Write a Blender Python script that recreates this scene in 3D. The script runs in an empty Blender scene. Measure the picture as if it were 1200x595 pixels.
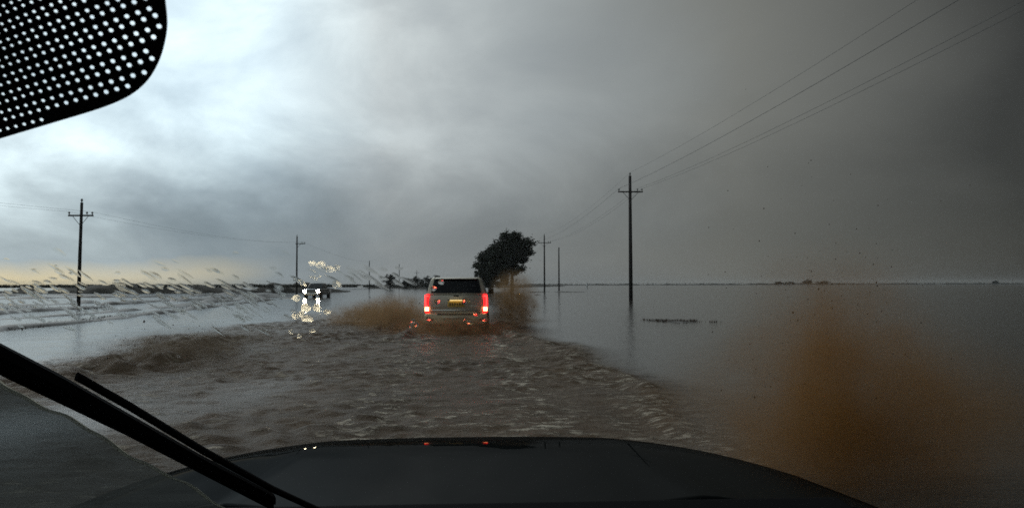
import bpy, bmesh, math, random
import numpy as np
from mathutils import Vector, Matrix, noise as mnoise
from mathutils.geometry import delaunay_2d_cdt

random.seed(7); rng = np.random.default_rng(7)
SC = bpy.context.scene
COL = SC.collection

# ------------------------------------------------------------------ camera
F_PX, CX, CY, HOR, EYE = 940.0, 600.0, 297.5, 333.0, 1.5
TILT = math.atan((HOR - CY) / F_PX)
cam_d = bpy.data.cameras.new('camera')
cam = bpy.data.objects.new('camera', cam_d); COL.objects.link(cam)
cam.location = (0, 0, EYE)
cam.rotation_euler = (math.pi / 2 + TILT, math.radians(0.12), 0)
cam_d.sensor_width = 36; cam_d.lens = 36 * F_PX / 1200
cam_d.clip_start = 0.02; cam_d.clip_end = 20000
cam_d.dof.use_dof = True; cam_d.dof.focus_distance = 0.62; cam_d.dof.aperture_fstop = 42
SC.camera = cam

# ------------------------------------------------------------------ world: storm sky, bright break on the left, rain-dark on the right
SUN_EL, SUN_AZ = math.radians(34), math.radians(-38)       # azimuth measured from +Y towards +X
world = bpy.data.worlds.new('World'); SC.world = world; world.use_nodes = True
wn, wl = world.node_tree.nodes, world.node_tree.links
wn.clear()
def N(t, nodes=None, **kw):
    n = (nodes or wn).new(t)
    for k, v in kw.items(): setattr(n, k, v)
    return n
def wm(op, a, b=None, c=None, clamp=False):
    n = N('ShaderNodeMath', operation=op, use_clamp=clamp)
    for i, v in enumerate((a, b, c)):
        if v is None: continue
        if isinstance(v, (int, float)): n.inputs[i].default_value = v
        else: wl.new(v, n.inputs[i])
    return n.outputs[0]
def wramp(f, stops, mode='LINEAR'):
    n = N('ShaderNodeValToRGB'); r = n.color_ramp; r.interpolation = mode
    while len(r.elements) < len(stops): r.elements.new(0.5)
    for e, (p, c) in zip(r.elements, stops):
        e.position = p; e.color = (*c, 1) if len(c) == 3 else c
    wl.new(f, n.inputs[0]); return n.outputs[0]
def wmix(f, a, b, blend='MIX'):
    n = N('ShaderNodeMix', data_type='RGBA', blend_type=blend)
    if isinstance(f, (int, float)): n.inputs[0].default_value = f
    else: wl.new(f, n.inputs[0])
    for s, v in ((6, a), (7, b)):
        if isinstance(v, tuple): n.inputs[s].default_value = (*v, 1)
        else: wl.new(v, n.inputs[s])
    return n.outputs[2]
tc = N('ShaderNodeTexCoord'); sep = N('ShaderNodeSeparateXYZ'); wl.new(tc.outputs['Generated'], sep.inputs[0])
dx, dy, dz = sep.outputs
az = wm('ARCTAN2', dx, dy)
el = wm('ARCSINE', dz)
# cloud layer: direction projected on a flat ceiling
h = wm('MAXIMUM', wm('ADD', dz, 0.26), 0.08)
comb = N('ShaderNodeCombineXYZ'); wl.new(wm('DIVIDE', dx, h), comb.inputs[0]); wl.new(wm('DIVIDE', dy, h), comb.inputs[1])
def wnoise(scale, detail, rough, dist=0.0, off=(0, 0, 0)):
    m = N('ShaderNodeMapping'); m.inputs['Location'].default_value = off; wl.new(comb.outputs[0], m.inputs[0])
    n = N('ShaderNodeTexNoise'); wl.new(m.outputs[0], n.inputs['Vector'])
    n.inputs['Scale'].default_value = scale; n.inputs['Detail'].default_value = detail
    n.inputs['Roughness'].default_value = rough; n.inputs['Distortion'].default_value = dist
    return n.outputs[0]
n1 = wnoise(1.1, 7, 0.52, 0.2, (3.1, 0.4, 0))
mp2 = N('ShaderNodeMapping'); mp2.inputs['Scale'].default_value = (1, 1, 1.7); mp2.inputs['Location'].default_value = (1.7, 0.4, 0.3); wl.new(tc.outputs['Generated'], mp2.inputs[0])
nz2 = N('ShaderNodeTexNoise'); wl.new(mp2.outputs[0], nz2.inputs['Vector']); nz2.inputs['Scale'].default_value = 4.2; nz2.inputs['Detail'].default_value = 9; nz2.inputs['Roughness'].default_value = 0.56; nz2.inputs['Distortion'].default_value = 0.35
n2 = nz2.outputs[0]
# storm curtain: brightness against azimuth (left -> right), slightly ragged
az_r = wm('ADD', az, wm('MULTIPLY', wm('SUBTRACT', n1, 0.5), 0.16))
azn = wm('MULTIPLY_ADD', az_r, 1 / 2.8, 0.5, clamp=True)                       # -1.4..1.4 rad -> 0..1
def A(px): return (math.atan((px - CX) / F_PX)) / 2.8 + 0.5
def G(v, t=(1, 1, 1)):
    l = (v / 255 / 1.055 + 0.055 / 1.055) ** 2.4
    return (l * t[0], l * t[1], l * t[2])
cool, neu, grn, warm = (0.84, 1.0, 1.08), (0.93, 1.01, 1.04), (0.99, 1.0, 0.92), (1.2, 1.0, 0.6)
upper = wramp(azn, [(0.0, G(170, cool)), (A(-80), G(240, cool)), (A(180), G(262, cool)), (A(300), G(252, cool)), (A(450), G(200, neu)), (A(640), G(162, neu)),
                    (A(850), G(126, grn)), (A(1030), G(98, grn)), (A(1190), G(60, grn)), (0.78, G(38, grn)), (1.0, G(40, neu))])
lower = wramp(azn, [(0.0, G(140, cool)), (A(0), G(178, cool)), (A(250), G(166, cool)), (A(450), G(148, neu)), (A(600), G(126, neu)),
                    (A(850), G(106, grn)), (A(1030), G(86, grn)), (A(1190), G(60, grn)), (0.78, G(40, grn)), (1.0, G(42, neu))])
el_w = wm('ADD', el, wm('MULTIPLY', wm('SUBTRACT', n2, 0.5), 0.17))
up_f = N('ShaderNodeMapRange', interpolation_type='SMOOTHSTEP'); wl.new(el_w, up_f.inputs[0])
up_f.inputs[1].default_value = 0.04; up_f.inputs[2].default_value = 0.23
base = wmix(up_f.outputs[0], lower, upper)
# billow contrast, strong on the left, faint in the rain curtain
left_w = wramp(azn, [(0.0, (1, 1, 1)), (A(330), (1, 1, 1)), (A(620), (0.32, 0.32, 0.32)), (A(950), (0.1, 0.1, 0.1)), (1.0, (0.1, 0.1, 0.1))])
bil = wramp(n2, [(0.30, (0.74, 0.77, 0.80)), (0.45, (0.93, 0.94, 0.96)), (0.54, (1.08, 1.08, 1.08)), (0.68, (1.4, 1.39, 1.37))])
bil1 = wramp(n1, [(0.3, (0.8, 0.82, 0.84)), (0.5, (1.0, 1.0, 1.0)), (0.68, (1.25, 1.24, 1.23))])
base = wmix(left_w, base, wmix(1.0, base, wmix(1.0, bil, bil1, 'MULTIPLY'), 'MULTIPLY'))
# warm clear gap low over the left horizon
gap_az = wramp(azn, [(0.0, (0.7, 0.7, 0.7)), (A(0), (1, 1, 1)), (A(150), (0.75, 0.75, 0.75)), (A(330), (0, 0, 0)), (1, (0, 0, 0))])
el_g = wm('ADD', el, wm('MULTIPLY', wm('SUBTRACT', n2, 0.5), 0.075))
gap_el = wramp(wm('MULTIPLY', el_g, 10.0, clamp=True), [(0.0, (1, 1, 1)), (0.08, (0.9, 0.9, 0.9)), (0.28, (0.0, 0.0, 0.0))])
base = wmix(wm('MULTIPLY', wm('MULTIPLY', gap_az, gap_el), 0.95), base, G(226, warm))
nish = N('ShaderNodeTexSky', sky_type='NISHITA', sun_disc=False)
nish.sun_elevation = SUN_EL; nish.sun_rotation = SUN_AZ
b_sky = N('ShaderNodeBackground'); wl.new(nish.outputs[0], b_sky.inputs[0]); b_sky.inputs[1].default_value = 0.05
b_cl = N('ShaderNodeBackground'); wl.new(base, b_cl.inputs[0]); b_cl.inputs[1].default_value = 1.0
mx = N('ShaderNodeMixShader'); mx.inputs[0].default_value = 0.97                 # thick cloud over nearly all of the sky
wl.new(b_sky.outputs[0], mx.inputs[1]); wl.new(b_cl.outputs[0], mx.inputs[2])
wo = N('ShaderNodeOutputWorld'); wl.new(mx.outputs[0], wo.inputs[0])

# ------------------------------------------------------------------ sun behind the cloud, exposure
sun_d = bpy.data.lights.new('sun', 'SUN'); sun_d.energy = 0.5; sun_d.angle = math.radians(25); sun_d.color = (1.0, 0.97, 0.92)
sun = bpy.data.objects.new('sun', sun_d); COL.objects.link(sun)
sd = Vector((math.sin(SUN_AZ) * math.cos(SUN_EL), math.cos(SUN_AZ) * math.cos(SUN_EL), math.sin(SUN_EL)))
sun.rotation_euler = sd.to_track_quat('Z', 'Y').to_euler(); sun.location = sd * 50
SC.view_settings.view_transform = 'Standard'; SC.view_settings.look = 'None'
SC.view_settings.exposure = 0.0; SC.view_settings.gamma = 1.0; SC.view_settings.use_curve_mapping = False
SC.cycles.use_denoising = False
SC.cycles.volume_step_rate = 1.0; SC.cycles.volume_max_steps = 128
SC.cycles.max_bounces = 10; SC.cycles.volume_bounces = 1; SC.cycles.transparent_max_bounces = 16
SC.cycles.sample_clamp_indirect = 12.0

# ------------------------------------------------------------------ helpers
def ray(px, py):
    """Direction through a picture point, scaled so that its Y is 1 (metres sideways and up for each metre ahead)."""
    f = Vector((0, math.cos(TILT), math.sin(TILT))); u = Vector((0, -math.sin(TILT), math.cos(TILT)))
    d = f * F_PX + Vector((1, 0, 0)) * (px - CX) + u * (CY - py)
    return d / d.y
def on_water(px, py):
    d = ray(px, py); k = -EYE / d.z
    return Vector((d.x * k, k, 0))
ROAD = -0.055                                  # the road runs slightly left of straight ahead: x = u + ROAD * y

def mat(name, base, rough=0.6, metal=0.0, spec=0.5, var=0.0, scale=4.0, bump=0.0, bscale=30.0, emit=None, estr=0.0, coat=0.0):
    m = bpy.data.materials.new(name); m.use_nodes = True
    nt = m.node_tree; p = nt.nodes['Principled BSDF']
    p.inputs['Base Color'].default_value = (*base, 1); p.inputs['Roughness'].default_value = rough
    p.inputs['Metallic'].default_value = metal; p.inputs['Specular IOR Level'].default_value = spec
    p.inputs['Coat Weight'].default_value = coat
    t = nt.nodes.new('ShaderNodeTexCoord')
    if var:
        n = nt.nodes.new('ShaderNodeTexNoise'); n.inputs['Scale'].default_value = scale; n.inputs['Detail'].default_value = 6
        nt.links.new(t.outputs['Object'], n.inputs['Vector'])
        r = nt.nodes.new('ShaderNodeValToRGB')
        r.color_ramp.elements[0].position = 0.3; r.color_ramp.elements[1].position = 0.7
        r.color_ramp.elements[0].color = (*[c * (1 - var) for c in base], 1); r.color_ramp.elements[1].color = (*[min(1, c * (1 + var)) for c in base], 1)
        nt.links.new(n.outputs[0], r.inputs[0]); nt.links.new(r.outputs[0], p.inputs['Base Color'])
    if bump:
        n = nt.nodes.new('ShaderNodeTexNoise'); n.inputs['Scale'].default_value = bscale; n.inputs['Detail'].default_value = 5
        nt.links.new(t.outputs['Object'], n.inputs['Vector'])
        b = nt.nodes.new('ShaderNodeBump'); b.inputs['Strength'].default_value = bump; b.inputs['Distance'].default_value = 0.02
        nt.links.new(n.outputs[0], b.inputs['Height']); nt.links.new(b.outputs[0], p.inputs['Normal'])
    if emit:
        p.inputs['Emission Color'].default_value = (*emit, 1); p.inputs['Emission Strength'].default_value = estr
    return m

def link(o, parent=None):
    COL.objects.link(o)
    if parent is not None: o.parent = parent
    return o
def obj(name, bm, m, parent=None, smooth=False):
    me = bpy.data.meshes.new(name)
    bmesh.ops.recalc_face_normals(bm, faces=bm.faces)
    bm.to_mesh(me); bm.free(); me.materials.append(m)
    if smooth: me.polygons.foreach_set('use_smooth', [True] * len(me.polygons))
    return link(bpy.data.objects.new(name, me), parent)
def raw(name, verts, faces, m, parent=None, smooth=False):
    me = bpy.data.meshes.new(name); me.from_pydata([tuple(v) for v in verts], [], faces); me.update(); me.materials.append(m)
    if smooth: me.polygons.foreach_set('use_smooth', [True] * len(me.polygons))
    return link(bpy.data.objects.new(name, me), parent)
def tag(o, label=None, cat=None, group=None, kind=None):
    for k, v in (('label', label), ('category', cat), ('group', group), ('kind', kind)):
        if v: o[k] = v
    return o
def empty(name, loc=(0, 0, 0), rz=0.0):
    o = bpy.data.objects.new(name, None); COL.objects.link(o); o.location = loc; o.rotation_euler = (0, 0, rz); o.empty_display_size = 0.2
    return o
def bevel(o, w=0.02, seg=2):
    b = o.modifiers.new('bevel', 'BEVEL'); b.width = w; b.segments = seg; b.limit_method = 'ANGLE'; b.angle_limit = math.radians(28)
    o.data.polygons.foreach_set('use_smooth', [True] * len(o.data.polygons))
    return o
def b_box(bm, c, s, rot=None):
    M = Matrix.Translation(c) @ (rot.to_4x4() if rot is not None else Matrix()) @ Matrix.Diagonal((s[0], s[1], s[2], 1))
    return bmesh.ops.create_cube(bm, size=1.0, matrix=M)['verts']
def b_tube(bm, pts, rad, seg=8, cap=True):
    rings = []
    for i, p in enumerate(pts):
        p = Vector(p); a = Vector(pts[max(i - 1, 0)]); b = Vector(pts[min(i + 1, len(pts) - 1)])
        t = (b - a).normalized(); s = t.orthogonal().normalized()
        ref = Vector((1, 0, 0)) if abs(t.x) < 0.9 else Vector((0, 1, 0))
        s = (ref - t * ref.dot(t)).normalized(); q = t.cross(s)
        r = rad[i] if hasattr(rad, '__len__') else rad
        rings.append([bm.verts.new(p + (s * math.cos(2 * math.pi * k / seg) + q * math.sin(2 * math.pi * k / seg)) * r) for k in range(seg)])
    for a, b in zip(rings, rings[1:]):
        for k in range(seg): bm.faces.new((a[k], a[(k + 1) % seg], b[(k + 1) % seg], b[k]))
    if cap: bm.faces.new(rings[0]); bm.faces.new(rings[-1][::-1])
def b_prism(bm, poly, axis, lo, hi):
    """Extrude a 2D polygon along an axis ('x','y','z')."""
    def at(p, w): return {'x': (w, p[0], p[1]), 'y': (p[0], w, p[1]), 'z': (p[0], p[1], w)}[axis]
    a = [bm.verts.new(at(p, lo)) for p in poly]; b = [bm.verts.new(at(p, hi)) for p in poly]
    bm.faces.new(a); bm.faces.new(b[::-1])
    for i in range(len(poly)): j = (i + 1) % len(poly); bm.faces.new((a[i], a[j], b[j], b[i]))
def quadpanel(name, corners, thick, m, parent, sub=1):
    """A panel on four corners (any order round), given thickness along its normal."""
    c = [Vector(p) for p in corners]; n = (c[1] - c[0]).cross(c[3] - c[0]).normalized() * thick
    bm = bmesh.new(); a = [bm.verts.new(p) for p in c]; b = [bm.verts.new(p + n) for p in c]
    bm.faces.new(a); bm.faces.new(b[::-1])
    for i in range(4): j = (i + 1) % 4; bm.faces.new((a[i], a[j], b[j], b[i]))
    return obj(name, bm, m, parent)

# ------------------------------------------------------------------ flood water: one sheet to the horizon
def axis(fine_lo, fine_hi, step, far_lo, far_hi, g, grow=0.0):
    v = [fine_lo]
    while v[-1] < fine_hi: v.append(v[-1] + max(step, grow * v[-1]))
    s = v[-1] - v[-2]
    while v[-1] < far_hi: s *= g; v.append(v[-1] + s)
    lo = [fine_lo]; s = step
    while lo[-1] > far_lo: s *= g; lo.append(lo[-1] - s)
    return np.array(lo[:0:-1] + v)
xs = axis(-15, 8.5, 0.075, -2600, 2600, 1.2)
ys = axis(4.0, 62, 0.05, -60, 2500, 1.12, 0.0042)
SUV_AT = Vector((-1.84, 28.1, -0.20))
def sst(a, b, x): t = np.clip((x - a) / (b - a), 0, 1); return t * t * (3 - 2 * t)
def waves(X, Y, lam_lo, lam_hi, n, seed, spread=math.pi):
    r = np.random.default_rng(seed); out = np.zeros_like(X)
    for i in range(n):
        lam = lam_lo * (lam_hi / lam_lo) ** r.random(); th = r.normal(math.pi / 2, spread)
        k = 2 * math.pi / lam; ph = r.random() * 6.283
        out += np.sin(k * (X * math.cos(th) + Y * math.sin(th)) + ph) * lam ** 0.8
    return out / math.sqrt(n / 2)
X, Y = np.meshgrid(xs, ys); U = X - ROAD * Y
wob = 0.9 * np.sin(Y * 0.31 + 0.4) + 0.6 * np.sin(Y * 0.83 + 2.0)
lane = sst(-4.6 - 0.04 * Y, -2.6, U + wob * 0.5) * (1 - sst(1.6, 3.3, U + wob * 0.4)) * sst(2, 5, Y) * (1 - sst(34, 60, Y))
median = sst(-9.6, -7.6, U + wob * 0.7) * (1 - sst(-4.2, -2.6, U)) * sst(8, 11, Y) * (1 - sst(30, 55, Y))
near_fine = sst(-15, -12, X) * (1 - sst(6.5, 8.5, X)) * sst(4.0, 4.6, Y) * (1 - sst(50, 62, Y))
churn = np.clip(lane + 0.85 * median, 0, 1)
w_small, w_big = waves(X, Y, 0.2, 0.75, 60, 1, 1.1), waves(X, Y, 1.0, 4.0, 18, 2, 0.9)
env = 0.65 + 0.35 * np.clip(waves(X, Y, 3.0, 9.0, 10, 5) / 4.5, -1, 1)
wv = w_small * 0.025 * (0.75 * env + 0.25) + w_big * 0.006
wv = wv + 0.35 * np.clip(wv, 0, None) * 1.0
Z = near_fine * (churn * wv * (1 + 0.6 * median) + (1 - churn) * (waves(X, Y, 0.3, 1.0, 20, 3) * 0.0025 + waves(X, Y, 1, 3, 8, 4) * 0.0015))
# wake thrown up beside and behind the vehicle ahead
su, sv = X - (SUV_AT.x + ROAD * (Y - SUV_AT.y)), Y - SUV_AT.y
jit = 0.55 + 0.45 * np.clip(waves(X, Y, 0.4, 1.6, 24, 8, 2.0), -1.6, 1.6)
wake = (np.exp(-((np.abs(su) - 1.45) / 0.34) ** 2) * 0.22 * np.exp(-((sv - 0.2) / 2.4) ** 2)
        + np.exp(-((su + 2.3) / 0.55) ** 2) * 0.26 * np.exp(-((sv + 0.6) / 2.0) ** 2)
        + np.exp(-((np.abs(su) - 1.2 - 0.16 * np.clip(-sv - 2, 0, 99)) / 0.3) ** 2) * 0.13 * sst(-15, -3, sv) * (1 - sst(-3, 0, sv)))
edge_u = U + 6.3 + 0.5 * np.sin(Y * 0.7)
wake = wake + 0.22 * np.exp(-(edge_u / 0.75) ** 2) * sst(10, 13, Y) * (1 - sst(19, 25, Y)) + 0.07 * np.exp(-((U - 2.3 + 0.25 * np.sin(Y * 0.9)) / 0.35) ** 2) * sst(6, 9, Y) * (1 - sst(18, 26, Y))
Z = Z + near_fine * wake * jit
churn = np.clip(churn + wake * 5, 0, 1)
crest = np.clip(sst(0.008, 0.045, Z) * churn, 0, 1)
ny, nx = X.shape
verts = np.stack([X, Y, Z], -1).reshape(-1, 3)
idx = np.arange(nx * ny).reshape(ny, nx)
quads = np.stack([idx[:-1, :-1], idx[:-1, 1:], idx[1:, 1:], idx[1:, :-1]], -1).reshape(-1, 4)
me = bpy.data.meshes.new('flood_water')
me.vertices.add(len(verts)); me.vertices.foreach_set('co', verts.ravel())
me.loops.add(quads.size); me.loops.foreach_set('vertex_index', quads.ravel().astype(np.int32))
me.polygons.add(len(quads)); me.polygons.foreach_set('loop_start', np.arange(0, quads.size, 4, dtype=np.int32))
me.update(calc_edges=True); me.polygons.foreach_set('use_smooth', [True] * len(quads))
track = np.exp(-((np.abs(su - 0.15) - 0.95) / 0.42) ** 2) * sst(5, 8, Y) * (1 - sst(SUV_AT.y - 4, SUV_AT.y - 2, Y)) + 0.7 * np.exp(-((U - 2.2) / 0.4) ** 2) * sst(5, 8, Y) * (1 - sst(16, 24, Y))
for nm, a in (('churn', churn), ('crest', crest), ('track', track)):
    at = me.attributes.new(nm, 'FLOAT', 'POINT'); at.data.foreach_set('value', a.ravel().astype(np.float32))

wm_ = bpy.data.materials.new('muddy_flood_water'); wm_.use_nodes = True
nt = wm_.node_tree; P = nt.nodes['Principled BSDF']; L = nt.links.new
def n_(t, **kw): return N(t, nt.nodes, **kw)
def attr(a): k = n_('ShaderNodeAttribute', attribute_name=a); return k.outputs['Fac']
geo = n_('ShaderNodeNewGeometry')
def noise_(scale, detail, st=(1, 1, 1), rough=0.55, rz=0.0):
    mp = n_('ShaderNodeMapping'); mp.inputs['Scale'].default_value = st; mp.inputs['Rotation'].default_value = (0, 0, rz); L(geo.outputs['Position'], mp.inputs[0])
    k = n_('ShaderNodeTexNoise'); k.inputs['Scale'].default_value = scale; k.inputs['Detail'].default_value = detail; k.inputs['Roughness'].default_value = rough
    L(mp.outputs[0], k.inputs['Vector']); return k.outputs[0]
def mth(op, a, b, clamp=False):
    k = n_('ShaderNodeMath', operation=op, use_clamp=clamp)
    for i, v in enumerate((a, b)):
        if isinstance(v, (int, float)): k.inputs[i].default_value = v
        else: L(v, k.inputs[i])
    return k.outputs[0]
def mixc(f, a, b):
    k = n_('ShaderNodeMix', data_type='RGBA'); L(f, k.inputs[0])
    for s, v in ((6, a), (7, b)):
        if isinstance(v, tuple): k.inputs[s].default_value = (*v, 1)
        else: L(v, k.inputs[s])
    return k.outputs[2]
def rng_(v, a, b, lo=0.0, hi=1.0):
    k = n_('ShaderNodeMapRange'); L(v, k.inputs[0])
    for i, q in enumerate((a, b, lo, hi)): k.inputs[i + 1].default_value = q
    return k.outputs[0]
ch = attr('churn'); cr = attr('crest')
patch = noise_(0.35, 5, (1, 0.6, 1))
ch2 = mth('MULTIPLY', ch, rng_(patch, 0.3, 0.62, 0.55, 1.0))
silt = mixc(patch, (0.04, 0.036, 0.031), (0.062, 0.055, 0.045))
mud = mixc(noise_(1.3, 6), (0.07, 0.042, 0.022), (0.165, 0.102, 0.055))
c0 = mixc(ch2, silt, mud)
clump = rng_(noise_(0.55, 4, (1, 0.8, 1), 0.55, 0.3), 0.47, 0.60)
fine = rng_(noise_(3.0, 8, (1, 2.4, 1), 0.68), 0.53, 0.60)
fo = mth('MULTIPLY', rng_(noise_(4.2, 6, (1, 2.2, 1), 0.62), 0.55, 0.63), mth('MULTIPLY', cr, 0.8))
fo2 = mth('MULTIPLY', mth('MULTIPLY', fine, clump), mth('MULTIPLY', ch, 0.9))
fo3 = mth('MULTIPLY', mth('MULTIPLY', rng_(noise_(3.6, 8, (1.0, 2.0, 1), 0.68, -0.5), 0.51, 0.58), rng_(noise_(0.8, 3, (1, 0.7, 1)), 0.33, 0.45)), mth('MULTIPLY', attr('track'), 1.0))
foam = mth('MAXIMUM', mth('MAXIMUM', fo, fo2), fo3)
L(mixc(foam, c0, (0.56, 0.48, 0.38)), P.inputs['Base Color'])
L(mth('ADD', mth('MULTIPLY', ch, 0.26), mth('ADD', mth('MULTIPLY', foam, 0.35), 0.10)), P.inputs['Roughness'])
P.inputs['IOR'].default_value = 1.31
L(rng_(ch, 0, 1, 0.5, 0.07), P.inputs['Specular IOR Level'])
bmp = n_('ShaderNodeBump'); bmp.inputs['Distance'].default_value = 0.05
hgt = mth('ADD', mth('MULTIPLY', noise_(1.6, 4, (1, 1.8, 1)), 0.35), mth('MULTIPLY', mth('ADD', noise_(5.5, 7, (1, 2.0, 1), 0.68), foam), mth('ADD', mth('MULTIPLY', ch, 1.2), 0.26)))
L(hgt, bmp.inputs['Height']); bmp.inputs['Strength'].default_value = 0.75
L(bmp.outputs[0], P.inputs['Normal'])
me.materials.append(wm_)
water = link(bpy.data.objects.new('flood_water', me)); tag(water, kind='structure')

# ------------------------------------------------------------------ land that stands out of the flood
M_mud = mat('wet_dark_mud', (0.045, 0.036, 0.027), 0.55, var=0.5, scale=1.5, bump=0.6, bscale=6)
M_bank = mat('dark_field_earth', (0.05, 0.043, 0.032), 0.9, var=0.5, scale=0.4, bump=0.5, bscale=2)
M_grass = mat('drowned_grass', (0.075, 0.06, 0.032), 0.8, var=0.5, scale=3)
M_bush = mat('dark_scrub', (0.04, 0.042, 0.026), 0.8, var=0.45, scale=0.8)
def strip(name, pts, width, height, m, seed, seg_len=0.5, z0=-0.03, across=6):
    """An uneven low bank along a line of ground points."""
    pts = [Vector((p[0], p[1], 0)) for p in pts]; path = []
    for a, b in zip(pts, pts[1:]):
        k = max(2, int((b - a).length / seg_len))
        path += [a.lerp(b, i / k) for i in range(k)]
    path.append(pts[-1]); V, Fc = [], []
    for i, p in enumerate(path):
        t = (path[min(i + 1, len(path) - 1)] - path[max(i - 1, 0)]).normalized(); s = Vector((t.y, -t.x, 0))
        end = min(1, i / 4, (len(path) - 1 - i) / 4)
        w = width * (0.55 + 0.9 * abs(mnoise.noise((p.x * 0.35 + seed, p.y * 0.35, seed)))) * (0.15 + 0.85 * end)
        h = height * (0.55 + 0.9 * mnoise.noise((p.x * 0.25, p.y * 0.25 + seed * 3, 1.5))) * end
        off = mnoise.noise((p.x * 0.2, p.y * 0.2, seed)) * width * 0.5
        for j in range(across + 1):
            q = j / across * 2 - 1
            zz = h * (1 - q * q) ** 0.8 + 0.22 * h * mnoise.noise((p.x * 2.1 + j, p.y * 2.1, seed))
            V.append(p + s * (q * w + off) + Vector((0, 0, max(zz, 0) + z0 if abs(q) < 1 else z0 - 0.05)))
    for i in range(len(path) - 1):
        for j in range(across):
            a = i * (across + 1) + j; Fc.append((a, a + 1, a + across + 2, a + across + 1))
    return tag(raw(name, V, Fc, m, smooth=True), kind='structure')
def W(*pp): return [on_water(x, y) for x, y in pp]
strip('road_verge', W((-60, 393), (0, 385), (60, 380), (120, 373.5), (210, 363), (300, 352.5), (345, 348)), 0.8, 0.26, M_mud, 1.0)
strip('mud_bank', W((-40, 369), (30, 364), (75, 361), (128, 359)), 1.2, 0.24, M_mud, 2.2)
strip('mud_bank', W((-40, 358.5), (20, 357), (70, 355.5), (108, 353)), 1.5, 0.3, M_mud, 3.1)
strip('mud_bank', W((176, 361), (215, 357), (262, 352), (330, 346.5)), 1.4, 0.3, M_mud, 4.4)
strip('mud_bank', W((205, 352), (250, 349.5), (300, 346.5), (345, 344.5)), 2.0, 0.4, M_mud, 5.6)
strip('mud_bank', W((-40, 350), (60, 348), (140, 347)), 2.0, 0.35, M_mud, 6.6)
strip('mud_bank', W((110, 356.5), (180, 352.5), (240, 349)), 1.3, 0.26, M_mud, 14.2)
strip('mud_bank', W((-40, 376), (40, 370.5), (110, 366), (170, 361.5)), 0.8, 0.2, M_mud, 15.7)
strip('mud_bank', W((130, 348), (220, 346), (320, 343)), 1.6, 0.35, M_mud, 16.3)
strip('mud_bank', W((-40, 346), (50, 345), (150, 344.5)), 2.4, 0.4, M_mud, 17.9)
strip('mud_bank', W((620, 342.5), (640, 342), (692, 342.6)), 1.2, 0.22, M_mud, 7.7)
strip('mud_bank', W((622, 345.5), (636, 345.2)), 0.6, 0.2, M_mud, 8.1)
strip('mud_bank', W((752, 337.2), (772, 337.1)), 2.5, 0.4, M_mud, 8.7, 2.0)
strip('mud_bank', W((775, 338.3), (792, 338.2)), 2.0, 0.35, M_mud, 9.3, 2.0)
# field levee across the left, the far shore on the right, higher ground in the middle distance
strip('field_bank', [(-420, 168), (-120, 158), (-80, 156), (-48, 158), (-34, 170)], 7.5, 1.75, M_bank, 10.1, 1.2, z0=0.1, across=10)
strip('far_shore', [(-60, 330), (-46, 320), (-30, 330), (-8, 380), (30, 560)], 9, 0.9, M_bank, 11.5, 3, z0=0.1)
strip('far_shore', [(-40, 900), (200, 1000), (600, 1100), (1900, 1350)], 16, 2.1, M_bank, 12.5, 8, z0=0.2)
strip('far_shore', [(-1600, 900), (-500, 850), (-120, 800), (-40, 900)], 16, 2.4, M_bank, 13.5, 8, z0=0.2)

def tufts(name, spots, hgt, n, m, label=None, seed=1, cat=None):
    """Thin upright blades spread on spots (point, radius): one mass."""
    r = random.Random(seed); V, Fc = [], []
    for p, rad in spots:
        for _ in range(n):
            a, q = r.random() * 6.283, rad * math.sqrt(r.random())
            b = Vector((p[0] + q * math.cos(a), p[1] + q * 0.5 * math.sin(a), p[2])); hh = hgt * r.uniform(0.4, 1.1); w = hh * r.uniform(0.05, 0.12)
            ln = Vector((r.uniform(-0.9, 0.9), r.uniform(-0.3, 0.3), 1)) * hh; th = r.random() * 3.14; s = Vector((math.cos(th), math.sin(th), 0)) * w
            k = len(V); V += [b - s, b + s, b + ln * 0.55 + s * 0.8, b + ln * 0.55 - s * 0.8, b + ln]; Fc += [(k, k + 1, k + 2, k + 3), (k + 3, k + 2, k + 4)]
    o = raw(name, V, Fc, m); return tag(o, label, cat, kind='stuff')
sp = []
for i in range(330):
    x = random.uniform(-150, -34); y = 157 + random.uniform(-5, 3); sp.append(((x, y, 1.0), 1.5))
tufts('bank_scrub', sp, 0.75, 26, M_bush, 'dark ragged scrub growing along the field bank', 3, 'scrub')
sp = []
for x0, x1, y in ((205, 345, 347), (-20, 130, 360), (0, 340, 0)):
    for i in range(46):
        px = random.uniform(x0, x1); py = y + random.uniform(-2, 2) if y else 386 - px * 0.11 + random.uniform(-1.5, 0)
        q = on_water(px, py); sp.append(((q.x, q.y, -0.02), 0.7))
tufts('flooded_grass', sp, 0.13, 34, M_grass, 'drowned brown grass poking out of the left field', 4, 'grass')
strip('mud_bank', W((766, 373.5), (778, 376), (800, 378), (818, 379)), 0.3, 0.11, M_mud, 18.4, 0.15)
q = on_water(790, 376.5)
tufts('grass_clump', [((q.x + random.gauss(0.0, 0.55), q.y + random.gauss(0, 0.9), -0.06), 0.3) for _ in range(22)], 0.15, 34, mat('brown_grass_clump', (0.085, 0.05, 0.028), 0.8, var=0.4),
      'brown grass clump poking out of the flood right of the lane', 5, 'grass')

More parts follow.
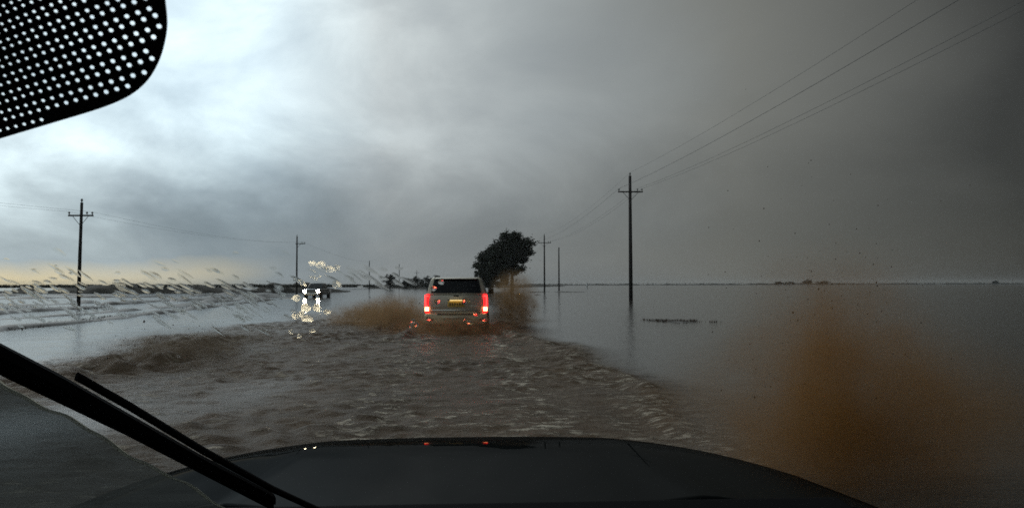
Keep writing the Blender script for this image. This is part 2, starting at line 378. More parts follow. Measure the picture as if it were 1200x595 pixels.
# ------------------------------------------------------------------ utility poles and wires
M_pole = mat('tarred_pole_timber', (0.035, 0.03, 0.026), 0.85, var=0.4, scale=3, bump=0.4, bscale=20)
M_steel = mat('dull_galvanised', (0.12, 0.12, 0.12), 0.55, 0.4)
M_ins = mat('grey_insulator', (0.16, 0.15, 0.14), 0.35)
M_wire = mat('weathered_conductor', (0.045, 0.045, 0.045), 0.6)
def utility_pole(loc, height, arm_z, label, arm=True, halfarm=1.15, lean=0.0, group='utility poles standing along the road', r0=0.17, one_side=False, topins=True):
    o = empty('utility_pole', loc, math.radians(3)); tag(o, label, 'utility pole', group)
    bm = bmesh.new(); b_tube(bm, [(0, 0, -0.6), (lean * 0.4, 0, height * 0.5), (lean, 0, height)], [r0, r0 * 0.86, r0 * 0.7], 12); obj('post', bm, M_pole, o, True)
    if arm:
        x0, x1 = (-0.25, halfarm * 1.3) if one_side else (-halfarm, halfarm)
        bm = bmesh.new(); b_box(bm, (lean + (x0 + x1) / 2, -r0 * 0.9, arm_z), (x1 - x0, 0.10, 0.125)); bevel(obj('crossarm', bm, M_pole, o), 0.01)
        for s in (-1, 1):
            if one_side and s < 0: continue
            bm = bmesh.new(); b_tube(bm, [(lean + s * halfarm * 0.62, -r0 * 1.25, arm_z - 0.06), (lean + s * 0.06, -r0 * 1.1, arm_z - 0.75)], 0.022, 6); obj('brace', bm, M_steel, o)
        for xx in ((x1 - 0.08, x1 - 0.55) if one_side else (x0 + 0.08, x1 - 0.5, x1 - 0.08)):
            bm = bmesh.new(); b_tube(bm, [(lean + xx, -r0 * 0.9, arm_z + 0.06), (lean + xx, -r0 * 0.9, arm_z + 0.14), (lean + xx, -r0 * 0.9, arm_z + 0.2), (lean + xx, -r0 * 0.9, arm_z + 0.3)], [0.025, 0.04, 0.085, 0.05], 8); obj('insulator', bm, M_ins, o)
    if topins:
        bm = bmesh.new(); b_tube(bm, [(lean, 0, height - 0.05), (lean, 0, height + 0.1), (lean, 0, height + 0.16), (lean, 0, height + 0.3)], [0.03, 0.05, 0.1, 0.06], 8); obj('insulator', bm, M_ins, o)
    return o
def gp(px, Yd): return Vector((ray(px, 300).x * Yd, Yd, 0))
RP = [gp(739, 74), gp(638, 157), gp(655, 170)]
utility_pole(RP[0], 11.5, 10.0, 'tall dark utility pole with crossarm, nearest on the right', r0=0.19)
utility_pole(RP[1], 11.0, 9.6, 'utility pole with crossarm beside the bare post, right of the dark trees', halfarm=1.3)
utility_pole(RP[2], 9.3, 0, 'bare post without a crossarm standing in the right-hand flood', arm=False, topins=False)
LP = [gp(93, 64), gp(348, 145), gp(433, 252), gp(468, 364), gp(488.5, 480)]
utility_pole(LP[0], 8.1, 7.05, 'utility pole with braced crossarm at far left of the flooded field', halfarm=0.98, lean=0.12, r0=0.15)
utility_pole(LP[1], 10.2, 8.9, 'utility pole with one-sided arm behind the oncoming vehicle', one_side=True, r0=0.17)
utility_pole(LP[2], 8.8, 0, 'thin plain distant pole between oncoming vehicle and round tree', arm=False, r0=0.17)
utility_pole(LP[3], 10.6, 8.9, 'distant pole with crossarm just right of the small round tree', halfarm=1.7, r0=0.19)
utility_pole(LP[4], 9.8, 8.6, 'most distant pole rising over the dark grove left of the silver vehicle', halfarm=1.5, r0=0.19)
def wire(pts, r, label, group, sag=1.0):
    bm = bmesh.new(); path = []
    for a, b in zip(pts, pts[1:]):
        a, b = Vector(a), Vector(b)
        for i in range(28):
            t = i / 28; p = a.lerp(b, t); p.z -= 4 * sag * t * (1 - t); path.append(p)
    path.append(Vector(pts[-1])); b_tube(bm, path, r, 5)
    tag(obj('power_line', bm, M_wire), label, 'power line', group)
R0 = RP[0] + (RP[0] - RP[1]) * 1.02
def onp(p, h_, dx=0.0): return p + Vector((dx, -0.17, h_))
R_2 = RP[1] + (RP[1] - RP[0])
wire([onp(R0, 11.9), onp(RP[0], 11.8), onp(RP[1], 11.3), onp(R_2, 11.0)], 0.007, 'highest wire overhead on the right, running to the pole top', 'wires on the right', 0.9)
wire([onp(R0, 10.4, -1.07), onp(RP[0], 10.3, -1.07), onp(RP[1], 9.9, -1.2), onp(R_2, 9.9, -1.2)], 0.010, 'second wire from top right, dark and unbroken to the crossarm', 'wires on the right', 0.85)
wire([onp(R0, 10.4, 0.65), onp(RP[0], 10.3, 0.65), onp(RP[1], 9.9, 0.8), onp(R_2, 9.9, 0.8)], 0.0075, 'third wire overhead on the right, inner one of the lower pair', 'wires on the right', 0.95)
wire([onp(R0, 10.4, 1.07), onp(RP[0], 10.3, 1.07), onp(RP[1], 9.9, 1.2), onp(R_2, 9.9, 1.2)], 0.0075, 'lowest and outermost wire overhead on the right', 'wires on the right', 1.0)
L0 = LP[0] + Vector((-6.0, -62, 0))
for dxx, lb in ((-0.9, 'left-hand wire of the line along the flooded field'), (0.9, 'right-hand wire of the line along the flooded field')):
    wire([onp(L0, 8.2, dxx), onp(LP[0], 7.35, dxx + 0.1), onp(LP[1], 9.2, 1.2 + dxx * 0.25), onp(LP[2], 8.6, dxx * 0.1)], 0.006, lb, 'wires on the left', 0.8)

# ------------------------------------------------------------------ trees
M_bark = mat('dark_bark', (0.04, 0.033, 0.027), 0.9, var=0.4, scale=4)
def leaf_mat(name, c):
    m = mat(name, c, 0.7, spec=0.25); nt = m.node_tree; p = nt.nodes['Principled BSDF']
    i = nt.nodes.new('ShaderNodeNewGeometry'); r = nt.nodes.new('ShaderNodeValToRGB')
    r.color_ramp.elements[0].color = (*[k * 0.55 for k in c], 1); r.color_ramp.elements[1].color = (*[k * 1.5 for k in c], 1)
    nt.links.new(i.outputs['Random Per Island'], r.inputs[0]); nt.links.new(r.outputs[0], p.inputs['Base Color']); return m
M_leaf = leaf_mat('dark_evergreen_leaf', (0.035, 0.042, 0.026)); M_leaf2 = leaf_mat('dull_green_leaf', (0.05, 0.052, 0.034))
def tree(loc, lobes, trunk, n, leaf, label, name='tree', m=M_leaf, seed=1, group=None):
    """lobes: (x, z, rx, rz) clumps in the picture plane of the crown, given depth; trunk: (base_x, top_x, top_z, radius)."""
    r = random.Random(seed); o = empty(name, loc); tag(o, label, 'tree', group)
    bx, tx, tz, rad = trunk; bm = bmesh.new()
    mid = Vector(((bx * 0.6 + tx * 0.4) + 0.15, 0, tz * 0.5)); top = Vector((tx, 0, tz))
    b_tube(bm, [(bx, 0, -0.4), mid, top], [rad, rad * 0.75, rad * 0.35], 8)
    for (x, z, rx, rz) in lobes:
        st = mid.lerp(top, r.uniform(0.1, 0.8)); en = Vector((x + r.uniform(-0.2, 0.2) * rx, r.uniform(-0.4, 0.4) * rx, z + 0.3 * rz))
        b_tube(bm, [st, st.lerp(en, 0.55) + Vector((0, 0, -0.05 * rz)), en], [rad * 0.4, rad * 0.25, rad * 0.07], 6)
    obj('trunk', bm, M_bark, o, True)
    V, Fc = [], []; tot = sum(a[2] * a[3] for a in lobes)
    for (x, z, rx, rz) in lobes:
        ry = rx * 0.8
        sub = []
        for _ in range(max(9, int(34 * rx * rz / tot * len(lobes) ** 0.5))):
            a = Vector((r.gauss(0, 1), r.gauss(0, 1), r.gauss(0, 1))).normalized() * r.uniform(0.4, 1.28)
            sub.append((Vector((x + a.x * rx * 0.8, a.y * ry * 0.8, z + a.z * rz * 0.8)), r.uniform(0.22, 0.5) * min(rx, rz)))
        for _ in range(int(n * rx * rz / tot)):
            c, s = r.choice(sub); g = Vector((r.gauss(0, 1), r.gauss(0, 1), r.gauss(0, 0.8))) * s * 0.62
            p = c + g; d = Vector((r.gauss(0, 1), r.gauss(0, 1), r.gauss(0, 1) - 0.4)).normalized(); e = d.orthogonal().normalized(); e.rotate(Matrix.Rotation(r.random() * 6.28, 3, d))
            l = leaf * r.uniform(0.5, 1.3); f = d.cross(e)
            k = len(V); V += [p - e * l * 0.5, p + f * l * 0.28, p + e * l * 0.5, p - f * l * 0.28]; Fc.append((k, k + 1, k + 2, k + 3))
    raw('crown', V, Fc, m, o); return o
# scale 1 px = 0.185 m at 174 m
T = gp(592, 174)
tree(T + Vector((0.4, 0, 0)), [(0.2, 11.0, 2.3, 1.9), (2.6, 10.2, 2.4, 2.2), (-1.9, 8.6, 2.3, 2.3), (0.8, 8.0, 2.6, 2.0), (3.4, 7.6, 2.0, 1.7), (1.9, 6.0, 1.9, 1.7), (1.4, 4.3, 1.3, 1.2), (-0.6, 6.6, 2.2, 2.0), (-1.4, 5.0, 2.0, 1.7), (2.2, 8.8, 2.2, 2.0)], (1.1, 0.8, 10.5, 0.42), 30000, 0.5,
     'tall dark wind-bent tree right of the silver vehicle', seed=3, group='dark trees beside the road')
tree(T + Vector((-3.4, 5, 0)), [(-0.8, 7.6, 2.0, 2.0), (0.6, 6.0, 2.6, 1.9), (-1.6, 5.6, 2.0, 1.8), (0.2, 4.2, 2.6, 1.6), (-1.9, 3.6, 1.6, 1.3), (2.2, 4.4, 2.2, 1.8), (2.8, 2.6, 1.7, 1.4), (0.8, 2.6, 2.0, 1.4), (-0.6, 2.0, 1.8, 1.1)], (0, -0.4, 7.2, 0.32), 30000, 0.5,
     'lower broad dark tree behind the silver vehicle roof', seed=5, group='dark trees beside the road')
q = gp(457, 262); tree(q, [(-0.7, 2.9, 1.6, 1.4), (0.8, 3.1, 1.5, 1.3), (0, 4.0, 1.3, 0.9), (0.1, 1.7, 1.2, 0.9)], (0, 0.1, 3.6, 0.2), 2200, 0.4, 'small round tree standing alone left of the grove', m=M_leaf2, seed=7)
for i, (px, yy, wd, hh, lb) in enumerate(((476, 300, 3.4, 3.9, 'leftmost low tree of the far grove'), (487, 300, 3.9, 5.0, 'middle tree of the far grove left of the silver vehicle'), (500, 305, 4.2, 4.8, 'rightmost tree of the far grove beside the silver vehicle'), (511, 330, 4.0, 5.5, 'far grove tree peeking over the silver vehicle roof'))):
    tree(gp(px, yy), [(-wd * 0.3, hh * 0.5, wd * 0.36, hh * 0.3), (wd * 0.3, hh * 0.52, wd * 0.36, hh * 0.3), (0, hh * 0.75, wd * 0.32, hh * 0.24), (0, hh * 0.3, wd * 0.4, hh * 0.26)], (0, 0.1, hh * 0.7, 0.2), 1500, 0.5, lb, m=M_leaf2, seed=20 + i, group='far grove')
for i, (px, yy, wd, hh, lb) in enumerate(((912, 760, 7, 4.0, 'leftmost low tree on the far right shore'), (925, 780, 10, 3.6, 'wide low tree on the far right shore'), (946, 780, 8, 6.0, 'tallest tree on the far right shore'), (964, 800, 12, 4.6, 'right-hand low tree of the far shore trees'), (1166, 800, 4.5, 4.4, 'lone small tree far right on the horizon'))):
    tree(gp(px, yy), [(-wd * 0.3, hh * 0.5, wd * 0.34, hh * 0.34), (wd * 0.28, hh * 0.55, wd * 0.34, hh * 0.32), (0.1, hh * 0.75, wd * 0.25, hh * 0.26)], (0, 0.1, hh * 0.7, 0.3), 700, 1.0, lb, m=M_leaf, seed=40 + i, group='far shore trees')
# scrub lines along the far shores
tufts('shore_scrub', [((x, 885 + (x + 40) * 0.25, 1.0), 6) for x in np.linspace(-20, 900, 150)], 1.9, 20, M_bush, 'thin dark scrub line on the right horizon', 8, 'scrub')
tufts('shore_scrub', [((random.uniform(-66, -18), random.uniform(312, 325), 0.4), 2) for _ in range(70)], 1.4, 26, M_bush, 'low scrub under the far grove', 9, 'scrub')
# white marker post far out in the flood
o = empty('marker_post', on_water(688, 338.0)); tag(o, 'small white marker post far out in the right-hand flood', 'post')
bm = bmesh.new(); b_tube(bm, [(0, 0, -0.3), (0, 0, 1.2), (0, 0, 1.9)], [0.22, 0.22, 0.18], 8); obj('post', bm, mat('white_paint', (0.75, 0.75, 0.72), 0.6), o)
bm = bmesh.new(); b_tube(bm, [(0, 0, 1.9), (0, 0, 2.0)], [0.26, 0.2], 8); obj('cap', bm, mat('grey_cap', (0.4, 0.4, 0.4), 0.6), o)

# ------------------------------------------------------------------ vehicles
M_tyre = mat('tyre_rubber', (0.02, 0.02, 0.02), 0.8); M_rim = mat('alloy_rim', (0.4, 0.4, 0.4), 0.35, 0.8)
M_vglass = mat('tinted_vehicle_glass', (0.008, 0.008, 0.009), 0.1, spec=0.16); M_blackp = mat('black_plastic', (0.025, 0.025, 0.025), 0.5)
def section_loft(bm, st):
    """st: stations (y, half_width, z_bottom, z_top, tuck) -> closed body with soft shoulders."""
    rings = []
    for (y, w, zb, zt, tuck) in st:
        hgt = zt - zb
        half = [(0, zb), (w * 0.86, zb), (w * 0.965, zb + 0.12 * hgt), (w, zb + 0.4 * hgt), (w * 0.992, zb + 0.68 * hgt), (w * 0.955, zb + 0.93 * hgt), (w * (0.9 - tuck), zt), (0, zt + 0.015)]
        ring = [(x, z) for x, z in half] + [(-x, z) for x, z in half[-2:0:-1]]
        rings.append([bm.verts.new((x, y, z)) for x, z in ring])
    for a, b in zip(rings, rings[1:]):
        for k in range(len(a)): bm.faces.new((a[k], a[(k + 1) % len(a)], b[(k + 1) % len(a)], b[k]))
    bm.faces.new(rings[0]); bm.faces.new(rings[-1][::-1])
def frustum(bm, yb0, yb1, wb, zb, yt0, yt1, wt, zt):
    """Greenhouse: base rectangle to roof rectangle with a crowned roof."""
    rows = []
    for f, bulge in ((0, 0), (0.5, 0.02), (0.88, 0.02), (1.0, -0.035)):
        y0, y1, w, z = yb0 + (yt0 - yb0) * f, yb1 + (yt1 - yb1) * f, wb + (wt - wb) * f + bulge, zb + (zt - zb) * f
        if f == 1.0: y0 += 0.05; y1 -= 0.06
        ring = []
        for a, b in (((-w, y0), (w, y0)), ((w, y0), (w, y1)), ((w, y1), (-w, y1)), ((-w, y1), (-w, y0))):
            for t in (0, 0.33, 0.67): ring.append(bm.verts.new((a[0] + (b[0] - a[0]) * t, a[1] + (b[1] - a[1]) * t, z)))
        rows.append(ring)
    for a, b in zip(rows, rows[1:]):
        for k in range(12): bm.faces.new((a[k], a[(k + 1) % 12], b[(k + 1) % 12], b[k]))
    bm.faces.new(rows[-1]); bm.faces.new(rows[0][::-1])
def wheel(parent, x, y, r, w):
    bm = bmesh.new(); s = 1 if x > 0 else -1
    b_tube(bm, [(x - w / 2, y, r), (x - w / 2 + 0.04, y, r), (x + w / 2 - 0.04, y, r), (x + w / 2, y, r)], [r * 0.9, r, r, r * 0.9], 24)
    t = obj('wheel', bm, M_tyre, parent, False)
    bm = bmesh.new(); b_tube(bm, [(x + s * (w / 2 - 0.02), y, r), (x + s * (w / 2 + 0.006), y, r)], [r * 0.62, r * 0.58], 18); obj('rim', bm, M_rim, t)
    bm = bmesh.new(); b_tube(bm, [(x + s * (w / 2), y, r), (x + s * (w / 2 + 0.03), y, r)], [r * 0.14, r * 0.12], 10); obj('hub', bm, M_blackp, t)

M_silver = mat('glow_warmed_silver_paint', (0.52, 0.46, 0.355), 0.34, 0.35, var=0.14, scale=2.2, coat=0.3)  # silver shifted to tan: warm headlamp glow put into the base colour
M_silver2 = mat('glow_warmed_bumper_paint', (0.70, 0.55, 0.34), 0.4, 0.1, var=0.2, scale=3.0)  # more golden than the body, headlamp light on the low bumper painted in
M_chrome = mat('dull_chrome_strip', (0.6, 0.58, 0.52), 0.25, 0.9)
M_red = mat('red_lamp_lens', (0.35, 0.008, 0.008), 0.25, emit=(1.0, 0.012, 0.014), estr=2.4)
M_redhot = mat('lit_tail_lamp_element', (0.5, 0.02, 0.02), 0.3, emit=(1.0, 0.016, 0.014), estr=9)
M_redhot2 = mat('lit_brake_lamp_element', (0.5, 0.1, 0.02), 0.3, emit=(1.0, 0.36, 0.14), estr=12)
M_plate = mat('yellow_licence_plate', (0.62, 0.42, 0.09), 0.5, var=0.15, scale=14)
suv = empty('suv', SUV_AT, math.radians(1.5)); tag(suv, 'silver SUV with lit red tail lamps driving ahead through the flood', 'suv')
bm = bmesh.new()
section_loft(bm, [(-2.63, 0.90, 0.62, 1.28, 0.02), (-2.60, 0.97, 0.55, 1.36, 0.02), (-2.4, 1.0, 0.42, 1.40, 0.0), (-1.2, 1.01, 0.40, 1.40, 0), (0.6, 1.01, 0.40, 1.38, 0), (1.3, 1.0, 0.40, 1.30, 0.01), (2.2, 0.98, 0.42, 1.22, 0.04), (2.55, 0.92, 0.45, 1.12, 0.06), (2.66, 0.82, 0.5, 0.95, 0.08)])
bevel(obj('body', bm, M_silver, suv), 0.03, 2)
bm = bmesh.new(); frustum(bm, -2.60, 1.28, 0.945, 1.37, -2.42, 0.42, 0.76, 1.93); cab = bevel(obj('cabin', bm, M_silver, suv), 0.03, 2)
quadpanel('rear_window', [(-0.80, -2.612, 1.43), (0.80, -2.612, 1.43), (0.70, -2.462, 1.87), (-0.70, -2.462, 1.87)], 0.012, M_vglass, suv)
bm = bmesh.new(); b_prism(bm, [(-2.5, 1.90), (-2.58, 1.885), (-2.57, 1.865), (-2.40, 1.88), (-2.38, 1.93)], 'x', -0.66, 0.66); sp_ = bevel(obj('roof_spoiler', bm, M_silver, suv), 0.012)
bm = bmesh.new(); b_box(bm, (0, -2.578, 1.875), (0.34, 0.02, 0.012)); obj('brake_light', bm, mat('unlit_high_lamp', (0.1, 0.005, 0.005), 0.3), sp_)
bm = bmesh.new(); b_tube(bm, [(0.03, -2.63, 1.455), (0.30, -2.605, 1.475)], 0.012, 6); obj('rear_wiper', bm, M_blackp, suv)
# tailgate with its seams, plate recess, handle and emblem
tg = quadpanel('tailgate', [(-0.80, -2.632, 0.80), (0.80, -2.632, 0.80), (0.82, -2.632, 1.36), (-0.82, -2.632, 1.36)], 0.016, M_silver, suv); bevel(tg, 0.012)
bm = bmesh.new(); b_box(bm, (0, -2.652, 1.335), (0.16, 0.012, 0.045)); bevel(obj('emblem', bm, M_blackp, tg), 0.01)
bm = bmesh.new(); b_box(bm, (0, -2.650, 1.215), (0.54, 0.012, 0.035)); bevel(obj('handle', bm, M_blackp, tg), 0.008)
for xx, ww in ((-0.62, 0.22), (0.56, 0.26)):
    bm = bmesh.new(); b_box(bm, (xx, -2.651, 1.02), (ww, 0.010, 0.03)); obj('badge', bm, M_chrome, tg)
bm = bmesh.new(); b_box(bm, (0, -2.650, 0.88), (1.56, 0.012, 0.05)); bevel(obj('trim_strip', bm, M_chrome, tg), 0.008)
pl = quadpanel('licence_plate', [(-0.27, -2.653, 0.99), (0.27, -2.653, 0.99), (0.27, -2.653, 1.18), (-0.27, -2.653, 1.18)], 0.01, M_plate, suv); bevel(pl, 0.006)
bm = bmesh.new()
for k in range(6): b_box(bm, (-0.19 + k * 0.076, -2.667, 1.075), (0.04, 0.006, 0.085))
tag(obj('plate_characters', bm, mat('dark_plate_paint', (0.1, 0.06, 0.03), 0.6), pl), kind='stuff')
bm = bmesh.new(); b_box(bm, (0, -2.69, 1.20), (0.40, 0.07, 0.02)); hood_ = obj('plate_lamp', bm, mat('plate_lamp_glass', (0.6, 0.5, 0.3), 0.3, emit=(1.0, 0.72, 0.3), estr=1.4), suv)
for s in (-1, 1):
    bm = bmesh.new(); b_prism(bm, [(s * 0.835, 0.80), (s * 0.985, 0.80), (s * 1.008, 1.05), (s * 1.0, 1.30), (s * 0.955, 1.40), (s * 0.85, 1.40), (s * 0.868, 1.1)], 'y', -2.645, -2.42)
    t = bevel(obj('tail_light', bm, M_red, suv), 0.015)
    bm = bmesh.new(); b_prism(bm, [(s * 0.90, 0.98), (s * 0.985, 0.98), (s * 0.985, 1.36), (s * 0.87, 1.36), (s * 0.87, 1.31), (s * 0.94, 1.31), (s * 0.94, 1.05), (s * 0.90, 1.05)], 'y', -2.662, -2.64); obj('tail_light_element', bm, M_redhot, t)
    bm = bmesh.new(); b_box(bm, (s * 0.925, -2.652, 0.925), (0.12, 0.02, 0.12)); obj('brake_light_element', bm, M_redhot2, t)
    # side glass, doors seams, mirror, rail
    for k, (y0, y1) in enumerate(((-2.3, -1.38), (-1.3, -0.3), (-0.22, 0.85))):
        cs = []
        for (yy, zz) in ((y0, 1.44), (y1, 1.44), (min(y1, 0.42) if k == 2 else y1, 1.84), (max(y0, -2.2), 1.84)):
            f = (zz - 1.37) / 0.56; cs.append((s * (0.945 + (0.76 - 0.945) * f + 0.026), yy, zz))
        quadpanel('side_window', cs if s < 0 else cs[::-1], 0.01, M_vglass, suv)
    bm = bmesh.new(); b_box(bm, (s * 1.10, 0.74, 1.46), (0.20, 0.10, 0.19)); mr = bevel(obj('door_mirror', bm, M_blackp, suv), 0.03)
    bm = bmesh.new(); b_box(bm, (s * 1.10, 0.688, 1.46), (0.16, 0.006, 0.14)); obj('mirror_glass', bm, M_vglass, mr)
    bm = bmesh.new(); b_tube(bm, [(s * 0.70, -2.1, 1.94), (s * 0.70, -1.95, 1.985), (s * 0.70, 0.05, 1.985), (s * 0.70, 0.2, 1.93)], 0.02, 6); obj('roof_rail', bm, M_blackp, suv)
    for y_ in (-0.26, -1.34): bm = bmesh.new(); b_box(bm, (s * 1.0135, y_ + 0.3, 1.16), (0.02, 0.2, 0.03)); obj('door_handle', bm, M_chrome, suv)
    for y_ in (-1.62, 1.55): wheel(suv, s * 0.88, y_, 0.40, 0.28)
quadpanel('windscreen', [(-0.80, 1.16, 1.45), (-0.70, 0.50, 1.86), (0.70, 0.50, 1.86), (0.80, 1.16, 1.45)], 0.012, M_vglass, suv)
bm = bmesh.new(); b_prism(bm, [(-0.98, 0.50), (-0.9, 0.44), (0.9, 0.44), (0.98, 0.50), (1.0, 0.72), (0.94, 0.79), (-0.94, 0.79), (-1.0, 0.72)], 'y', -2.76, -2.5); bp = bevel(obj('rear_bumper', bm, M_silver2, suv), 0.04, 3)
bm = bmesh.new(); b_box(bm, (0, -2.765, 0.765), (1.2, 0.05, 0.03)); obj('step_pad', bm, M_blackp, bp)
bm = bmesh.new(); b_box(bm, (-0.06, -2.768, 0.66), (0.72, 0.02, 0.07)); bevel(obj('bumper_plate', bm, mat('pale_bumper_plate', (0.7, 0.62, 0.45), 0.35, 0.3), bp), 0.008)
for s in (-1, 1): bm = bmesh.new(); b_box(bm, (s * 0.8, -2.768, 0.60), (0.14, 0.02, 0.05)); obj('reflector', bm, mat('red_reflector', (0.3, 0.01, 0.01), 0.2), bp)
bm = bmesh.new(); b_box(bm, (0, -2.62, 0.42), (0.7, 0.2, 0.08)); obj('tow_hitch', bm, M_blackp, suv)

# oncoming dark pickup with lit headlamps
M_dark = mat('wet_black_paint', (0.018, 0.016, 0.017), 0.25, 0.2, coat=0.4); M_grille = mat('dark_grille', (0.02, 0.02, 0.02), 0.4, 0.5)
M_lamp = mat('lit_headlamp', (0.8, 0.8, 0.75), 0.2, emit=(1.0, 0.84, 0.55), estr=260); M_fog = mat('amber_lamp', (0.5, 0.2, 0.03), 0.3, emit=(1.0, 0.4, 0.08), estr=1.5)
M_bowl = mat('lit_headlamp_bowl', (0.5, 0.45, 0.35), 0.3, emit=(1.0, 0.72, 0.36), estr=2.2)
pk = empty('pickup_truck', (gp(372.5, 94).x, 94, -0.14), math.radians(183 - 4)); tag(pk, 'dark pickup with two bright white headlamps coming along the other carriageway', 'pickup')
bm = bmesh.new()
section_loft(bm, [(-2.75, 0.92, 0.62, 1.15, 0.0), (-2.7, 0.97, 0.55, 1.20, 0.0), (-1.0, 1.0, 0.46, 1.20, 0), (0.6, 1.0, 0.46, 1.20, 0), (1.3, 0.99, 0.46, 1.22, 0.02), (2.3, 0.97, 0.48, 1.17, 0.05), (2.62, 0.93, 0.5, 1.1, 0.06), (2.7, 0.86, 0.55, 1.0, 0.08)])
bevel(obj('body', bm, M_dark, pk), 0.04, 2)
bm = bmesh.new(); frustum(bm, -1.15, 1.25, 0.92, 1.18, -0.95, 0.45, 0.72, 1.86); bevel(obj('cabin', bm, M_dark, pk), 0.04, 2)
quadpanel('windscreen', [(-0.80, 1.20, 1.26), (-0.68, 0.56, 1.78), (0.68, 0.56, 1.78), (0.80, 1.20, 1.26)], 0.014, M_vglass, pk)
bm = bmesh.new(); b_prism(bm, [(-0.9, 0.44), (0.9, 0.44), (0.97, 0.52), (0.95, 0.70), (-0.95, 0.70), (-0.97, 0.52)], 'y', 2.6, 2.84); bevel(obj('front_bumper', bm, M_chrome, pk), 0.03)
gr = quadpanel('grille', [(0.56, 2.712, 0.72), (-0.56, 2.712, 0.72), (-0.52, 2.700, 1.02), (0.52, 2.700, 1.02)], 0.02, M_grille, pk)
for z_ in (0.80, 0.88, 0.96): bm = bmesh.new(); b_box(bm, (0, 2.738, z_), (1.04, 0.016, 0.022)); obj('grille_bar', bm, M_chrome, gr)
for s in (-1, 1):
    bm = bmesh.new(); b_box(bm, (s * 0.76, 2.70, 0.90), (0.34, 0.06, 0.24)); hl = bevel(obj('headlight', bm, M_bowl, pk), 0.02)
    bm = bmesh.new(); b_tube(bm, [(s * 0.76, 2.732, 0.90), (s * 0.76, 2.745, 0.90)], [0.17, 0.15], 18); obj('lamp_lens', bm, M_lamp, hl)
    bm = bmesh.new(); b_box(bm, (s * 0.93, 2.66, 0.62), (0.08, 0.02, 0.05)); obj('indicator', bm, M_fog, pk)
    for (y0, y1) in ((-1.0, -0.05), (0.05, 0.95)):
        cs = [(s * 0.925, y0, 1.25), (s * 0.925, y1, 1.25), (s * 0.785, min(y1, 0.48), 1.76), (s * 0.785, max(y0, -0.9), 1.76)]
        quadpanel('side_window', cs if s < 0 else cs[::-1], 0.012, M_vglass, pk)
    bm = bmesh.new(); b_box(bm, (s * 1.12, 0.9, 1.34), (0.22, 0.1, 0.24)); bevel(obj('door_mirror', bm, M_blackp, pk), 0.03)
    bm = bmesh.new(); b_box(bm, (s * 0.94, -1.95, 1.215), (0.10, 1.5, 0.05)); bevel(obj('bed_rail', bm, M_blackp, pk), 0.01)
    for y_ in (-1.75, 1.75): wheel(pk, s * 0.86, y_, 0.40, 0.27)

# ------------------------------------------------------------------ spray of muddy water (volumes) with flying drops
def spray_mat(name, col, dens, scale, lo, hi, absorb=(0, 0, 0), edge=0.55):
    m = bpy.data.materials.new(name); m.use_nodes = True; nt = m.node_tree; nt.nodes.clear(); L = nt.links.new
    t = nt.nodes.new('ShaderNodeTexCoord'); g = nt.nodes.new('ShaderNodeVectorMath'); g.operation = 'LENGTH'; L(t.outputs['Object'], g.inputs[0])
    fo = nt.nodes.new('ShaderNodeMapRange'); fo.interpolation_type = 'SMOOTHSTEP'; L(g.outputs['Value'], fo.inputs[0])
    fo.inputs[1].default_value = edge * 0.25; fo.inputs[2].default_value = 1.0; fo.inputs[3].default_value = 1.0; fo.inputs[4].default_value = 0.0
    ge = nt.nodes.new('ShaderNodeNewGeometry'); n = nt.nodes.new('ShaderNodeTexNoise'); L(ge.outputs['Position'], n.inputs['Vector'])
    n.inputs['Scale'].default_value = scale; n.inputs['Detail'].default_value = 4; n.inputs['Roughness'].default_value = 0.6
    r = nt.nodes.new('ShaderNodeMapRange'); L(n.outputs[0], r.inputs[0]); r.inputs[1].default_value = lo; r.inputs[2].default_value = hi
    a = nt.nodes.new('ShaderNodeMath'); a.operation = 'MULTIPLY'; L(fo.outputs[0], a.inputs[0]); L(r.outputs[0], a.inputs[1])
    b = nt.nodes.new('ShaderNodeMath'); b.operation = 'MULTIPLY'; L(a.outputs[0], b.inputs[0]); b.inputs[1].default_value = dens
    v = nt.nodes.new('ShaderNodeVolumePrincipled'); v.inputs['Color'].default_value = (*col, 1); v.inputs['Absorption Color'].default_value = (*absorb, 1)
    v.inputs['Anisotropy'].default_value = 0.35; L(b.outputs[0], v.inputs['Density'])
    o = nt.nodes.new('ShaderNodeOutputMaterial'); L(v.outputs[0], o.inputs['Volume']); return m
M_drop = mat('muddy_flying_drop', (0.10, 0.055, 0.025), 0.3)
